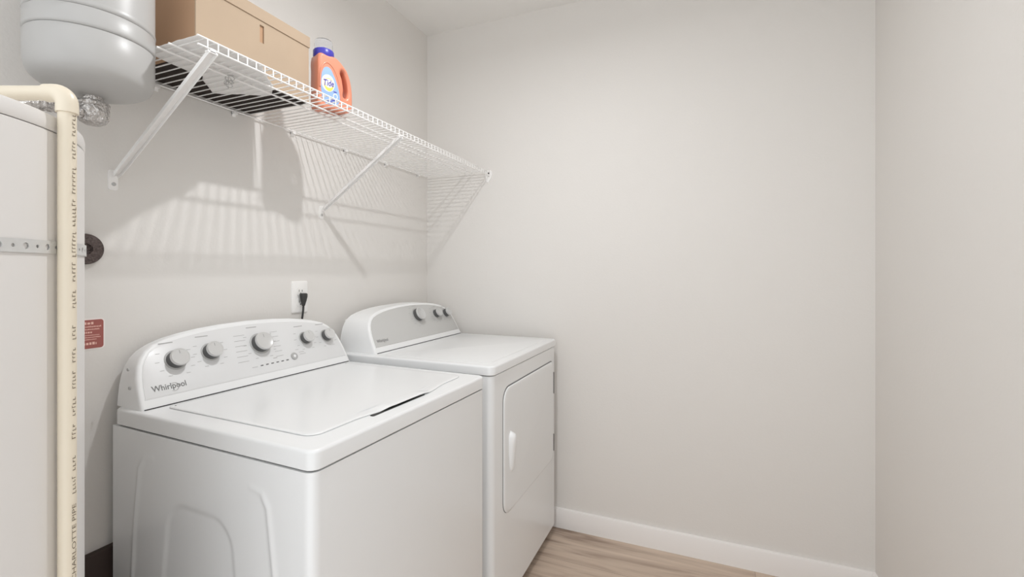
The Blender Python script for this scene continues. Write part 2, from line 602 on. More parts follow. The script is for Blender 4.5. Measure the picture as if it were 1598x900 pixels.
def washer():
    x0, y0, th, W, DEP = -0.6503, 0.6253, 0.0328, 0.670, 0.655
    zd, zs = 0.872, 0.834
    t = thing('washing_machine', 'white top-load washing machine with five silver knobs, nearest the camera, left of the dryer', 'washing machine', (x0, y0, 0), -th)
    # cabinet with the pressed relief on its left side
    m = MB()
    r = 0.02
    loop = []                                  # (x, y, is_left)
    NV = 190
    for k in range(NV + 1):                    # left side from back to front
        v = DEP - (DEP - r) * k / NV
        loop.append((-v, 0.0, True))
    for k in range(1, 7):
        a = math.pi / 2 * k / 6
        loop.append((-r + r * math.sin(a), r - r * math.cos(a), False))
    for k in range(7):
        a = math.pi / 2 * k / 6
        loop.append((-r + r * math.cos(a), W - r + r * math.sin(a), False))
    loop.append((-DEP, W, False))
    zs_list = [0.03] + [0.08 + (0.80 - 0.08) * k / 230 for k in range(231)] + [0.822, 0.8308]
    loops = []
    for z in zs_list:
        loops.append([(x, y - (side_relief(-x, z) if lf else 0), z) for x, y, lf in loop])
    m.loft(loops)
    m.build('cabinet', M_WHITE, t, smooth=50)
    m = MB(); slab(m, -DEP + 0.008, -0.006, 0.006, W - 0.006, 0.829, zs + 0.001, 0.016, 0.0004, 0.0004)
    m.build('deck_gap_shade', M_DARK, t)  # black filler, its colour stands in for the shade in the deck gap
    m = MB()
    for (x, y) in ((-0.05, 0.05), (-0.05, W - 0.05), (-DEP + 0.05, 0.05), (-DEP + 0.05, W - 0.05)):
        f = MB(); f.lathe([(0, 0), (0.022, 0), (0.022, 0.012), (0.012, 0.015), (0.012, 0.034), (0, 0.034)], (x, y, 0), 20)
        f.build('levelling_foot', M_DARK, t, smooth=40)
    # top deck
    m = MB(); slab(m, -DEP, 0.002, 0.0, W, zs, zd, 0.022, 0.007, 0.002)
    m.build('top_deck', M_WHITE, t, smooth=40)
    # lid with bowed front edge and a lifted finger lip
    u0, u1, vb = 0.052, W - 0.040, 0.536
    def lidloop(ins, z):
        p = []
        n = 44
        for k in range(n + 1):                # front edge
            s = k / n
            u = u0 + 0.03 + (u1 - u0 - 0.06) * s
            v = 0.057 - 0.020 * smooth01(0.16, 0.40, s) * (1 - smooth01(0.62, 0.90, s)) + ins
            lift = 0.0055 * smooth01(0.28, 0.36, s) * (1 - smooth01(0.60, 0.68, s))
            p.append((-v, u, z + lift))
        for k in range(7):
            a = math.pi / 2 * k / 6
            p.append((-(0.057 + 0.03) + (0.03 - ins) * math.cos(a), u1 - 0.03 + (0.03 - ins) * math.sin(a), z))
        for k in range(5):
            a = math.pi / 2 * k / 4
            p.append((-(vb - 0.015) - (0.015 - ins) * math.sin(a), u1 - 0.015 + (0.015 - ins) * math.cos(a), z))
        for k in range(5):
            a = math.pi / 2 * k / 4
            p.append((-(vb - 0.015) - (0.015 - ins) * math.cos(a), u0 + 0.015 - (0.015 - ins) * math.sin(a), z))
        for k in range(7):
            a = math.pi / 2 * k / 6
            p.append((-(0.057 + 0.03) + (0.03 - ins) * math.sin(a), u0 + 0.03 - (0.03 - ins) * math.cos(a), z))
        return p
    m = MB()
    m.loft([lidloop(0.001, zd + 0.0006), lidloop(0.0, zd + 0.0012), lidloop(0.0006, zd + 0.0026), lidloop(0.0025, zd + 0.0034), lidloop(0.010, zd + 0.0036), lidloop(0.03, zd + 0.0034)])
    m.build('lid', M_WHITE, t, smooth=50)
    m = MB(); slab(m, -0.050, -0.0385, 0.205, 0.405, zd - 0.001, zd + 0.0012, 0.004, 0.0004, 0.0004)
    m.build('lip_gap_shade', M_DARK, t)  # black strip laid on the deck as painted shade under the lifted lip
    # console
    P, c, fp = console(t, 0.010, W + 0.004, 0.556, DEP + 0.012, zd, M_FACE, 1.025)
    m = MB(); slab(m, -0.575, -0.5545, 0.016, W - 0.004, zd - 0.001, zd + 0.002, 0.003, 0.0005, 0.0005)
    m.build('console_seam', M_DARK, t)
    K = [(0.111, 0.0985, 0.0235), (0.202, 0.1045, 0.0225), (0.352, 0.106, 0.029), (0.516, 0.100, 0.0205), (0.605, 0.0975, 0.0205)]
    for u, h, r_ in K:
        knob(t, P, u, h, r_)
    nrm = Vector((math.cos(TILT), 0, math.sin(TILT)))
    m = MB(); m.lathe([(0, 0), (0.0115, 0), (0.0115, 0.003), (0.010, 0.004), (0.008, 0.0036), (0, 0.0036)], P(0.452, 0.052, 0.0012), 32, nrm)
    b = m.build('start_button', M_KNOBR, t, smooth=40)
    m = MB(); m.lathe([(0.0035, 0.0036), (0.0045, 0.0036), (0.0045, 0.0042), (0.0035, 0.0042)], P(0.452, 0.052, 0.0012), 24, nrm)
    m.build('button_ring', M_PLAST, b)
    for k in range(6):
        m = MB(); cpt = P(0.335 + 0.0178 * k, 0.0445 + 0.0002 * k, 0.0012)
        fr = frame(cpt, (0, 1, 0), nrm)
        lp = rrect(-0.0045, 0.0045, -0.0016, 0.0016, 0.0014, 3)
        m.loft([[fr @ Vector((x, y, 0)) for x, y in lp], [fr @ Vector((x, y, 0.0008)) for x, y in lp]])
        m.build('indicator_light', M_INK, t)
    it = []
    for (u, h, r_) in K:
        it.append((u - 0.012, h + r_ + 0.020, 0.034, 0.0022))
        for a in (-60, -30, 0, 30, 150, 180, 210, 240):
            rr = r_ + 0.017
            ca, sa = math.cos(math.radians(a)), math.sin(math.radians(a))
            if 0.02 < u + ca * rr < W - 0.03:
                it.append((u + ca * rr * 1.05, h + sa * rr, 0.010, 0.0011))
    u, h, r_ = K[2]
    for k in range(6):
        it.append((u - 0.058 - 0.002 * k, h + 0.030 - 0.0145 * k, 0.034, 0.0011))
        it.append((u + 0.056 - 0.001 * k, h + 0.028 - 0.0145 * k, 0.026, 0.0011))
    it += [(0.312, 0.0435, 0.018, 0.0012), (0.385, 0.058, 0.014, 0.0018), (0.484, 0.061, 0.02, 0.0011), (0.487, 0.055, 0.024, 0.0011), (0.470, 0.070, 0.012, 0.0011)]
    ticks(fp, P, it)
    brand(t, P, 0.080, 0.039, 0.078)
    # two small plugs on the console end
    for (v, h) in ((0.612, 0.048), (0.618, 0.092)):
        m = MB(); m.lathe([(0.004, 0), (0.004, 0.0015), (0, 0.0018)], (-v, 0.0135, zd + h), 16, (0, -1, 0))
        m.build('screw_plug', M_KNOBR, t)
    return t


def dryer():
    x0, y0, th, W, DEP = -0.626, 1.346, 0.0116, 0.674, 0.665
    zd, zs, zb = 0.889, 0.858, 0.042
    t = thing('clothes_dryer', 'white front-load clothes dryer with three knobs, in the corner right of the washer', 'clothes dryer', (x0, y0, 0), -th)
    m = MB()
    loops = []
    for ins, z in ((0.003, zb), (0, zb + 0.003), (0, zs - 0.0045), (0.0015, zs - 0.003)):
        loops.append([(x, y, z) for x, y in rrect(-DEP + ins, -ins, ins, W - ins, [0.022 - ins, 0.022 - ins, 0.01 - ins, 0.01 - ins])])
    m.loft(loops)
    m.build('cabinet', M_WHITE, t, smooth=40)
    m = MB(); slab(m, -DEP + 0.008, -0.006, 0.006, W - 0.006, zs - 0.004, zs + 0.001, 0.018, 0.0004, 0.0004)
    m.build('deck_gap_shade', M_DARK, t)  # added dark filler paints the shadow line below the deck
    m = MB(); m.box((-DEP + 0.02, 0.02, 0.012), (-0.03, W - 0.02, zb + 0.002)); m.build('base_frame', M_DARK, t)
    for (x, y) in ((-0.06, 0.05), (-0.06, W - 0.05), (-DEP + 0.05, 0.05), (-DEP + 0.05, W - 0.05)):
        f = MB(); f.lathe([(0, 0), (0.02, 0), (0.02, 0.01), (0.011, 0.013), (0.011, zb), (0, zb)], (x, y, 0), 20)
        f.build('levelling_foot', M_DARK, t, smooth=40)
    m = MB(); slab(m, -DEP, 0.004, -0.002, W + 0.002, zs, zd, 0.024, 0.007, 0.002)
    m.build('top_deck', M_WHITE, t, smooth=40)
    m = MB()
    # shallow raised field on the deck
    slab(m, -0.470, -0.030, 0.035, W - 0.035, zd - 0.001, zd + 0.0012, 0.03, 0.0012, 0.0002)
    m.build('deck_field', M_WHITE, t, smooth=40)
    # door: rounded panel standing in a dark joint
    du0, du1, dz0, dz1 = 0.085, 0.628, 0.356, 0.795
    m = MB()
    lo = rrect(du0 - 0.0035, du1 + 0.0015, dz0 - 0.0005, dz1 + 0.0045, [0.03, 0.03, 0.05, 0.05])
    m.loft([[(-0.001, y, z) for y, z in lo], [(0.0006, y, z) for y, z in lo]])
    m.build('door_joint', M_GAP, t)
    m = MB()
    L = []
    for ins, x in ((0.001, 0.0), (0.0, 0.001), (0.0, 0.0032), (0.0010, 0.0046), (0.003, 0.0054), (0.010, 0.0058)):
        L.append([(x, y, z) for y, z in rrect(du0 + ins, du1 - ins, dz0 + ins, dz1 - ins, [0.028, 0.028, 0.048, 0.048])])
    m.loft(L)
    d = m.build('door', M_WHITE, t, smooth=40)
    # pull handle: a long hooded scoop, broad at the top
    m = MB()
    L = []
    hu, hz0, hz1 = 0.138, 0.492, 0.638
    N = 14
    for k in range(N + 1):
        s = k / N
        z = hz0 + (hz1 - hz0) * s
        e = math.sqrt(max(0.0, 1 - (2 * s - 1) ** 4))
        wdt = (0.013 + 0.006 * s) * e + 0.0008
        hgt = (0.012 + 0.016 * s * s) * e + 0.0005
        L.append([(0.0052 + hgt * max(0, math.sin(a)) ** 0.7, hu + 0.006 * (1 - s) - wdt * math.cos(a), z) for a in [math.pi * q / 12 for q in range(13)]])
    m.loft(L)
    m.build('handle', M_PLAST, d, smooth=60)
    m = MB(); lp = rrect(hu - 0.004, hu + 0.036, hz0 + 0.01, hz1 - 0.012, 0.016)
    m.loft([[(0.0056, y, z) for y, z in lp], [(0.0062, y, z) for y, z in lp]])
    m.build('handle_scoop', M_WHITE, d)
    for (a, b) in ((0.645, 0.742), (0.385, 0.462)):
        m = MB(); lp = rrect(0.639, 0.6435, a, b, 0.002)
        m.loft([[(0.0, y, z) for y, z in lp], [(0.004, y, z) for y, z in lp]])
        m.build('hinge', M_GAP, t)
    P, c, fp = console(t, 0.030, W + 0.002, 0.496, DEP + 0.01, zd, M_FACE2, 0.985)
    m = MB(); slab(m, -0.515, -0.4945, 0.038, W - 0.006, zd - 0.001, zd + 0.002, 0.003, 0.0005, 0.0005)
    m.build('console_seam', M_DARK, t)
    for u, h, r_ in ((0.377, 0.113, 0.030), (0.522, 0.107, 0.0205), (0.606, 0.1035, 0.0205)):
        knob(t, P, u, h, r_, cap_mat=M_KNOB2)
    it = []
    for (u, h, r_) in ((0.377, 0.113, 0.030), (0.522, 0.107, 0.021), (0.606, 0.1035, 0.021)):
        it.append((u, h + r_ + 0.011, 0.03, 0.0016))
        for a in (-75, -45, -15, 15, 45, 135, 165, 195, 225, 255):
            rr = r_ + 0.016
            it.append((u + math.cos(math.radians(a)) * rr * 1.15, h + math.sin(math.radians(a)) * rr, 0.014, 0.0012))
    ticks(fp, P, it)
    brand(t, P, 0.092, 0.040, 0.066)
    return t


washer()
dryer()

# ------------------------------------------------------------------ wire shelf
ZD = 1.700                       # deck height
XS, SY0, SY1 = -0.977, 0.634, 2.0566
RW = 0.0019


def brace(t, y, tipz):
    """flat folded bar from a wall plate up to the front lip"""
    a = Vector((XL + 0.006, y + 0.003, 1.437))
    b = Vector((XS + 0.001, y, tipz))
    d = (b - a).normalized()
    side = Vector((0, 1, 0))
    nrm = side.cross(d).normalized()
    m = MB()
    w, hgt, th = 0.0085, 0.009, 0.0014
    def sec(p, k=1.0):
        return [p + side * (s * w * k) + nrm * q for s, q in ((-1, 0), (-1, hgt), (-1 + th / w, hgt), (-1 + th / w, th), (1 - th / w, th), (1 - th / w, hgt), (1, hgt), (1, 0))]
    m.loft([sec(a, 0.55), sec(a + d * 0.012, 0.9), sec(a + d * 0.05), sec(b - d * 0.03, 1.1), sec(b, 1.1)])
    o = m.build('support_brace', M_WIRE, t)
    m = MB()
    lp = rrect(y - 0.0085, y + 0.0115, 1.400, 1.450, 0.006)
    m.loft([[(XL, yy, z) for yy, z in lp], [(XL + 0.0025, yy, z) for yy, z in lp]])
    pl = m.build('wall_plate', M_WIRE, o)
    m = MB(); m.lathe([(0.0045, 0), (0.0045, 0.002), (0.003, 0.0035), (0, 0.0035)], (XL + 0.0025, y + 0.002, 1.415), 18, (1, 0, 0))
    m.build('screw', M_KNOBR, o)
    m = MB()
    m.box((XS - 0.006, y - 0.011, tipz - 0.006), (XS + 0.004, y + 0.011, tipz - 0.0025))
    m.box((XS + 0.0024, y - 0.006, tipz - 0.004), (XS + 0.004, y + 0.006, tipz + 0.004))
    m.build('lip_clip', M_WIRE, o)


def wire_shelf():
    t = thing('wire_shelf', 'white vinyl coated wire shelf running along the left wall above the machines', 'shelf', (0, 0, 0))
    m = MB()
    n = 61
    for k in range(n):
        y = 0.655 + (2.047 - 0.655) * k / (n - 1)
        m.tube([(XL + 0.006, y, ZD), (XS - 0.004, y, ZD), (XS - 0.0008, y, ZD - 0.002), (XS, y, ZD - 0.006), (XS, y, ZD - 0.0215)], RW * 0.85, 6)
    m.build('wire_deck', M_WIRE, t, smooth=60)
    for (x, z, r, ys) in ((XS - 0.0015, ZD - 0.0025, 0.0023, SY0), (XS, ZD - 0.0215, 0.0023, SY0), (-1.070, ZD - 0.0042, 0.0027, SY0 - 0.002), (-1.112, ZD - 0.0042, 0.0027, SY0 - 0.002), (XL + 0.009, ZD - 0.0040, 0.0026, SY0)):
        m = MB(); m.tube([(x, ys, z), (x, SY1, z)], r, 8)
        m.build('rail', M_WIRE, t, smooth=60)
    brace(t, 0.664, ZD - 0.024)
    brace(t, 1.334, ZD - 0.024)
    for y in (0.76, 0.98, 1.20, 1.46, 1.72, 1.98):
        m = MB()
        m.box((XL, y - 0.006, ZD - 0.014), (XL + 0.013, y + 0.006, ZD - 0.007))
        m.box((XL, y - 0.006, ZD - 0.020), (XL + 0.003, y + 0.006, ZD + 0.006))
        m.build('wall_clip', M_WIRE, t)
    # end bracket on the back wall
    m = MB()
    lp = [(-1.002, ZD - 0.006), (-0.970, ZD + 0.004), (-0.962, ZD - 0.004), (-0.965, ZD - 0.034), (-0.982, ZD - 0.058), (-0.994, ZD - 0.050)]
    m.loft([[(x, YB, z) for x, z in lp], [(x, YB - 0.004, z) for x, z in lp]])
    m.tube([(XS, YB - 0.002, ZD - 0.0025), (XS, YB - 0.016, ZD - 0.0025)], 0.005, 10)
    m.tube([(XS, YB - 0.002, ZD - 0.0215), (XS, YB - 0.016, ZD - 0.0215)], 0.005, 10)
    eb = m.build('end_bracket', M_WIRE, t)
    m = MB(); m.lathe([(0.004, 0), (0.004, 0.002), (0, 0.003)], (-0.980, YB - 0.004, ZD - 0.012), 16, (0, -1, 0))
    m.build('screw', M_DARK, eb)
    return t


wire_shelf()
ZT = ZD + RW * 0.85             # top of the wires


# ------------------------------------------------------------------ cardboard box on the shelf
def cardboard_box():
    x1, x0, y0, y1, zt = -1.095, XL + 0.004, 0.706, 1.040, 1.906
    t = thing('cardboard_box', 'long tan cardboard box with a slot handle on the wire shelf', 'box', ((x0 + x1) / 2, (y0 + y1) / 2, ZT + 0.0048))
    T = Matrix.Translation(-t.location)
    th = 0.004
    zb = t.location.z
    def q(a, b, name, mm):
        m = MB(); m.box(a, b)
        m.v = [tuple(T @ Vector(p)) for p in m.v]
        return m.build(name, mm, t)
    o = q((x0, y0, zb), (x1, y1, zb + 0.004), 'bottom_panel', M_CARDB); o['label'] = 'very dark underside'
    # front panel with a real slot
    sy0, sy1, sz0, sz1 = 0.8745, 0.8875, 1.816, 1.863
    m = MB()
    outer = [(y0, zb + 0.004), (y1, zb + 0.004), (y1, 1.875), (y0, 1.875)]
    lp = rrect(sy0, sy1, sz0, sz1, 0.005, 5)
    nl = len(lp)
    # ring outer: project slot points to the rectangle border
    def border(p, c=(0.881, 1.84)):
        dx, dz = p[0] - c[0], p[1] - c[1]
        s = min([((y1 if dx > 0 else y0) - c[0]) / dx if abs(dx) > 1e-9 else 1e9, ((1.875 if dz > 0 else zb + .004) - c[1]) / dz if abs(dz) > 1e-9 else 1e9])
        return (c[0] + dx * s, c[1] + dz * s)
    # build as four quads around the slot's bounding box plus corner fill
    def strip(xa, xb):
        m.box((xa, y0, zb + 0.004), (xb, sy0, 1.875)); m.box((xa, sy1, zb + 0.004), (xb, y1, 1.875))
        m.box((xa, sy0, zb + 0.004), (xb, sy1, sz0)); m.box((xa, sy0, sz1), (xb, sy1, 1.875))
    strip(x1 - th, x1)
    m.v = [tuple(T @ Vector(p)) for p in m.v]
    m.build('front_panel', M_CARD, t)
    q((x0, y0, zb + 0.004), (x0 + th, y1, zt - 0.005), 'back_panel', M_CARD)
    o = q((x0 + th, y0, zb + 0.004), (x1 - th, y0 + th, zt - 0.005), 'end_panel', M_CARDD); o['label'] = 'darker brown end panel'
    q((x0 + th, y1 - th, zb + 0.004), (x1 - th, y1, zt - 0.005), 'end_panel', M_CARD)
    q((x1 - th - 0.006, sy0 - 0.015, sz0 - 0.02), (x1 - th - 0.0005, sy1 + 0.015, sz1 + 0.01), 'slot_backing', M_CARDD)  # added backing, stands in for the lit inside seen through the slot
    # lid with a shallow skirt overlapping the front
    m = MB()
    m.box((x0, y0 - 0.002, zt - 0.005), (x1 + 0.003, y1 + 0.002, zt))
    m.box((x1 + 0.0004, y0 - 0.002, 1.8745), (x1 + 0.003, y1 + 0.002, zt - 0.005))
    m.v = [tuple(T @ Vector(p)) for p in m.v]
    m.build('lid', M_CARD, t)


cardboard_box()


def plastic_sheet():
    """crumpled white plastic lying on the wires in front of the box and running under it"""
    t = thing('plastic_sheet', 'crumpled white plastic sheet lying on the shelf wires under the cardboard box', 'plastic sheet', (-1.09, 0.79, ZT))
    m = MB()
    FR = [(0.642, -0.990), (0.80, -0.992), (0.83, -1.025), (0.90, -1.075), (0.946, -1.138)]
    BK = [(0.642, -1.176), (0.76, -1.198), (0.785, -1.190), (0.80, -1.215), (0.835, -1.245), (0.872, -1.278), (0.885, -1.262), (0.90, -1.225), (0.946, -1.150)]
    def it(tab, y):
        for (a, va), (b, vb) in zip(tab, tab[1:]):
            if y <= b:
                return va + (vb - va) * max(0, (y - a)) / (b - a)
        return tab[-1][1]
    nx, ny = 40, 70
    vs_, fs_ = [], []
    for j in range(ny + 1):
        y = 0.642 + 0.304 * j / ny
        f, b = it(FR, y), it(BK, y)
        for i in range(nx + 1):
            x = f + (b - f) * i / nx
            z = 0.0012 + 0.0009 * (1 + math.sin(31 * y + 40 * x) * math.sin(46 * x + 17 * y)) + 0.0005 * math.sin(160 * x + 90 * y)
            vs_.append((x + 1.09, y - 0.79, z))
    for j in range(ny):
        for i in range(nx):
            fs_.append((j * (nx + 1) + i, j * (nx + 1) + i + 1, (j + 1) * (nx + 1) + i + 1, (j + 1) * (nx + 1) + i))
    m.add(vs_, fs_)
    o = m.build('sheet', M_SHEET, t, smooth=60)
    so = o.modifiers.new('thickness', 'SOLIDIFY'); so.thickness = 0.0005; so.offset = 1
    # twisted grey tie poking down between the wires
    m = MB()
    pts = []
    for k in range(90):
        a = 2 * math.pi * k / 15
        s_ = k / 89
        pts.append((-0.012 - 0.028 * s_ + 0.010 * math.cos(a), 0.005 + 0.016 * s_ + 0.006 * math.sin(a * 1.3), -0.010 - 0.012 * s_ + 0.007 * math.sin(a)))
    m.tube(pts, 0.0007, 5)
    w = m.build('twist_tie', M_KNOBR, t, smooth=60)
    w['label'] = 'twisted grey tie'


plastic_sheet()


# ------------------------------------------------------------------ detergent bottle
def curve_solid(name, splines, ext, bev, material, parent, mtx, res=5):
    cu = D.curves.new(name, 'CURVE')
    cu.dimensions = '2D'
    cu.fill_mode = 'BOTH'
    cu.extrude = ext
    cu.bevel_depth = bev
    cu.bevel_resolution = res
    cu.offset = -bev
    for pts in splines:
        s = cu.splines.new('BEZIER')
        s.bezier_points.add(len(pts) - 1)
        for bp, p in zip(s.bezier_points, pts):
            bp.co = (p[0], p[1], 0)
            bp.handle_left_type = bp.handle_right_type = 'AUTO'
        s.use_cyclic_u = True
        s.resolution_u = 8
    tmp = D.objects.new(name + '_tmp', cu)
    COL.objects.link(tmp)
    dg = bpy.context.evaluated_depsgraph_get()
    me = D.meshes.new_from_object(tmp.evaluated_get(dg))
    D.objects.remove(tmp)
    me.transform(mtx)
    me.materials.clear()
    me.materials.append(material)
    for p in me.polygons:
        p.use_smooth = True
    o = D.objects.new(name, me)
    COL.objects.link(o)
    o.parent = parent
    return o


def bottle():
    t = thing('detergent_bottle', 'orange laundry detergent bottle with blue collar and clear cap on the wire shelf', 'bottle', (-1.082, 1.107, ZT + 0.0004), math.radians(-20))
    # bottle plane: local u = right in the photo, w = up; front faces +x
    F = frame((0, 0, 0), (0, 1, 0), (1, 0, 0))
    outer = [(-0.040, 0.001), (0.0, 0.0), (0.045, 0.001), (0.058, 0.006), (0.064, 0.022), (0.0655, 0.055), (0.063, 0.085), (0.056, 0.115), (0.045, 0.136), (0.031, 0.151), (0.019, 0.160), (0.012, 0.164), (-0.016, 0.165), (-0.042, 0.163), (-0.0455, 0.154), (-0.046, 0.115), (-0.0465, 0.070), (-0.0465, 0.025), (-0.0455, 0.008)]
    hole = [(0.040, 0.046), (0.047, 0.058), (0.0475, 0.086), (0.041, 0.112), (0.030, 0.130), (0.0255, 0.124), (0.031, 0.102), (0.0355, 0.074)]
    curve_solid('body', [outer, hole], 0.021, 0.009, M_ORANGE, t, F)
    X = 0.0302
    def flat(name, pts, x, mm, parent):
        return curve_solid(name, [pts], 0.0002, 0.0, mm, parent, Matrix.Translation((x, 0, 0)) @ F, 1)
    # moulded ridge round the label
    m = MB()
    rp = [(-0.041, 0.060), (-0.0405, 0.095), (-0.035, 0.124), (-0.020, 0.139), (-0.002, 0.130), (0.012, 0.108), (0.022, 0.078), (0.026, 0.050), (0.024, 0.026), (0.016, 0.015)]
    P3 = []
    for i in range(len(rp) - 1):
        p0, p1, p2, p3 = rp[max(i - 1, 0)], rp[i], rp[i + 1], rp[min(i + 2, len(rp) - 1)]
        for k in range(6):
            q = k / 6
            P3.append(tuple(0.5 * (2 * p1[c] + (p2[c] - p0[c]) * q + (2 * p0[c] - 5 * p1[c] + 4 * p2[c] - p3[c]) * q * q + (3 * p1[c] - p0[c] - 3 * p2[c] + p3[c]) * q ** 3) for c in (0, 1)))
    m.tube([(X - 0.0008, u, w) for u, w in P3], 0.0026, 10)
    m.build('moulded_ridge', M_ORANGE, t, smooth=60)
    lab = flat('front_label', [(-0.028, 0.016), (-0.004, 0.012), (0.014, 0.018), (0.021, 0.032), (0.019, 0.056), (0.011, 0.084), (0.001, 0.106), (-0.012, 0.124), (-0.024, 0.124), (-0.033, 0.112), (-0.038, 0.085), (-0.037, 0.045)], X, M_LBLUE, t)
    def ell(u, w, a, b, n=14):
        return [(u + a * math.cos(2 * math.pi * k / n), w + b * math.sin(2 * math.pi * k / n)) for k in range(n)]
    flat('white_disc', ell(-0.0165, 0.076, 0.0205, 0.026), X + 0.0005, M_LWHITE, lab)
    flat('yellow_disc', ell(-0.0145, 0.072, 0.0150, 0.020), X + 0.0010, M_LYEL, lab)
    flat('white_core', ell(-0.0150, 0.0755, 0.0135, 0.0135), X + 0.0015, M_LWHITE, lab)
    text_mesh('label_lettering', 'Tide', 0.0195, 0.0325, M_LTXT, lab, Matrix.Translation((X + 0.0022, -0.0150, 0.0765)) @ F @ Matrix.Rotation(math.radians(4), 4, 'Z'), shear=0.25, offset=0.02)
    flat('small_roundel', ell(0.0065, 0.041, 0.0075, 0.009), X + 0.0005, M_LWHITE, lab)
    flat('small_roundel_core', ell(0.0065, 0.041, 0.005, 0.0063), X + 0.0010, M_LBLUE, lab)
    for (u, w, l) in ((0.002, 0.0275, 0.020), (-0.006, 0.0215, 0.026), (0.006, 0.0545, 0.010)):
        m = MB()
        m.box((X, u - l / 2, w - 0.0016), (X + 0.0007, u + l / 2, w + 0.0016))
        m.build('label_strip', M_LTXT, lab)
    # collar and clear measuring cap
    c = Vector((0.0, -0.0165, 0.170))
    m = MB(); m.lathe([(0.018, -0.012), (0.0285, -0.0105), (0.0305, -0.007), (0.0305, 0.0105), (0.029, 0.013), (0.026, 0.014), (0.0, 0.014)], c, 48)
    m.build('collar', M_BLUE, t, smooth=40)
    m = MB(); m.lathe([(0.0, 0.0143), (0.016, 0.0143), (0.012, 0.022), (0.0, 0.023)], c, 32)
    m.build('pour_spout', M_BLUE, t, smooth=40)
    m = MB()
    m.lathe([(0.0272, 0.0142), (0.0272, 0.028), (0.0262, 0.042), (0.024, 0.0445), (0.0, 0.0445), (0.0, 0.0432), (0.0228, 0.0432), (0.0250, 0.041), (0.0258, 0.028), (0.0258, 0.0142)], c, 48)
    m.build('clear_cap', M_CLEAR, t, smooth=40)


bottle()


# ------------------------------------------------------------------ water heater, strap, pipe
HX, HY, HR = -1.03, 0.16, 0.28


def water_heater():
    t = thing('water_heater', 'tall white cylindrical water heater cut by the left picture edge', 'water heater', (HX, HY, 0))
    m = MB()
    m.lathe([(0.0, 0.05), (HR - 0.006, 0.05), (HR, 0.056), (HR, 1.387), (HR - 0.0015, 1.3885), (0, 1.3885)], n=128)
    m.build('jacket', M_HEAT, t, smooth=40)
    m = MB()
    m.lathe([(0.0, 1.3895), (HR - 0.0005, 1.3895), (HR + 0.0005, 1.391), (HR + 0.0005, 1.404), (HR - 0.001, 1.410), (HR - 0.006, 1.413), (HR - 0.05, 1.417), (0, 1.419)], n=128)
    m.build('top_cap', M_HEAT, t, smooth=40)
    for k in range(3):
        a = math.radians(30 + 120 * k)
        m = MB(); m.lathe([(0, 0), (0.03, 0), (0.03, 0.005), (0.02, 0.01), (0.02, 0.051), (0, 0.051)], (0.2 * math.cos(a), 0.2 * math.sin(a), 0), 20)
        m.build('foot', M_DARK, t, smooth=40)
    m = MB(); m.lathe([(0, 1.415), (0.018, 1.415), (0.018, 1.455), (0.0, 1.455)], (-0.09, 0.14, 0), 24)
    m.build('water_nipple', M_FIT, t, smooth=40)


water_heater()


def strap():
    R = HR + 0.0022
    z0, z1 = 1.2235, 1.2405
    c0 = -105
    arc = math.radians(205)
    ncell = 62
    m = MB()
    def pt(s, z, r):
        a = math.radians(c0) + arc * s
        return (HX + r * math.cos(a), HY + r * math.sin(a), z)
    for i in range(ncell):
        s0, s1 = i / ncell, (i + 1) / ncell
        sm, zm = (s0 + s1) / 2, (z0 + z1) / 2
        ds = (s1 - s0) / 2
        big = i % 2 == 0
        rz = 0.0044 if big else 0.0024
        rs = rz / (R * arc)
        out = [(s0, z0), (sm, z0), (s1, z0), (s1, zm), (s1, z1), (sm, z1), (s0, z1), (s0, zm)]
        inn = [(sm + rs * math.cos(a), zm + rz * math.sin(a)) for a in [math.radians(225 + 45 * k) for k in range(8)]]
        for r_ in (R, R - 0.001):
            pass
        o = len(m.v)
        v = [pt(s, z, R) for s, z in out] + [pt(s, z, R) for s, z in inn] + [pt(s, z, R - 0.0012) for s, z in out] + [pt(s, z, R - 0.0012) for s, z in inn]
        f = []
        for k in range(8):
            j = (k + 1) % 8
            f += [(k, j, 8 + j, 8 + k), (16 + j, 16 + k, 24 + k, 24 + j), (8 + k, 8 + j, 24 + j, 24 + k)]
            if k in (0, 1, 4, 5):
                f.append((j, k, 16 + k, 16 + j))
        m.add(v, f)
    # tails running back to the wall
    for s in (0, 1):
        a = math.radians(c0) + arc * s
        tx, ty = math.sin(a), -math.cos(a)
        if s:
            tx, ty = -tx, -ty
        p = Vector((HX + R * math.cos(a), HY + R * math.sin(a), 0))
        L = (XL + 0.002 - p.x) / tx if tx < 0 else 0.05
        q = p + Vector((tx, ty, 0)) * L
        n = Vector((-ty, tx, 0)) * 0.0012
        m.loft([[(p.x, p.y, z0), (p.x + n.x, p.y + n.y, z0), (p.x + n.x, p.y + n.y, z1), (p.x, p.y, z1)], [(q.x, q.y, z0), (q.x + n.x, q.y + n.y, z0), (q.x + n.x, q.y + n.y, z1), (q.x, q.y, z1)]])
    o = m.build('perforated_strap', M_STRAP)
    tag(o, 'perforated galvanised metal strap around the water heater', 'strap')


strap()


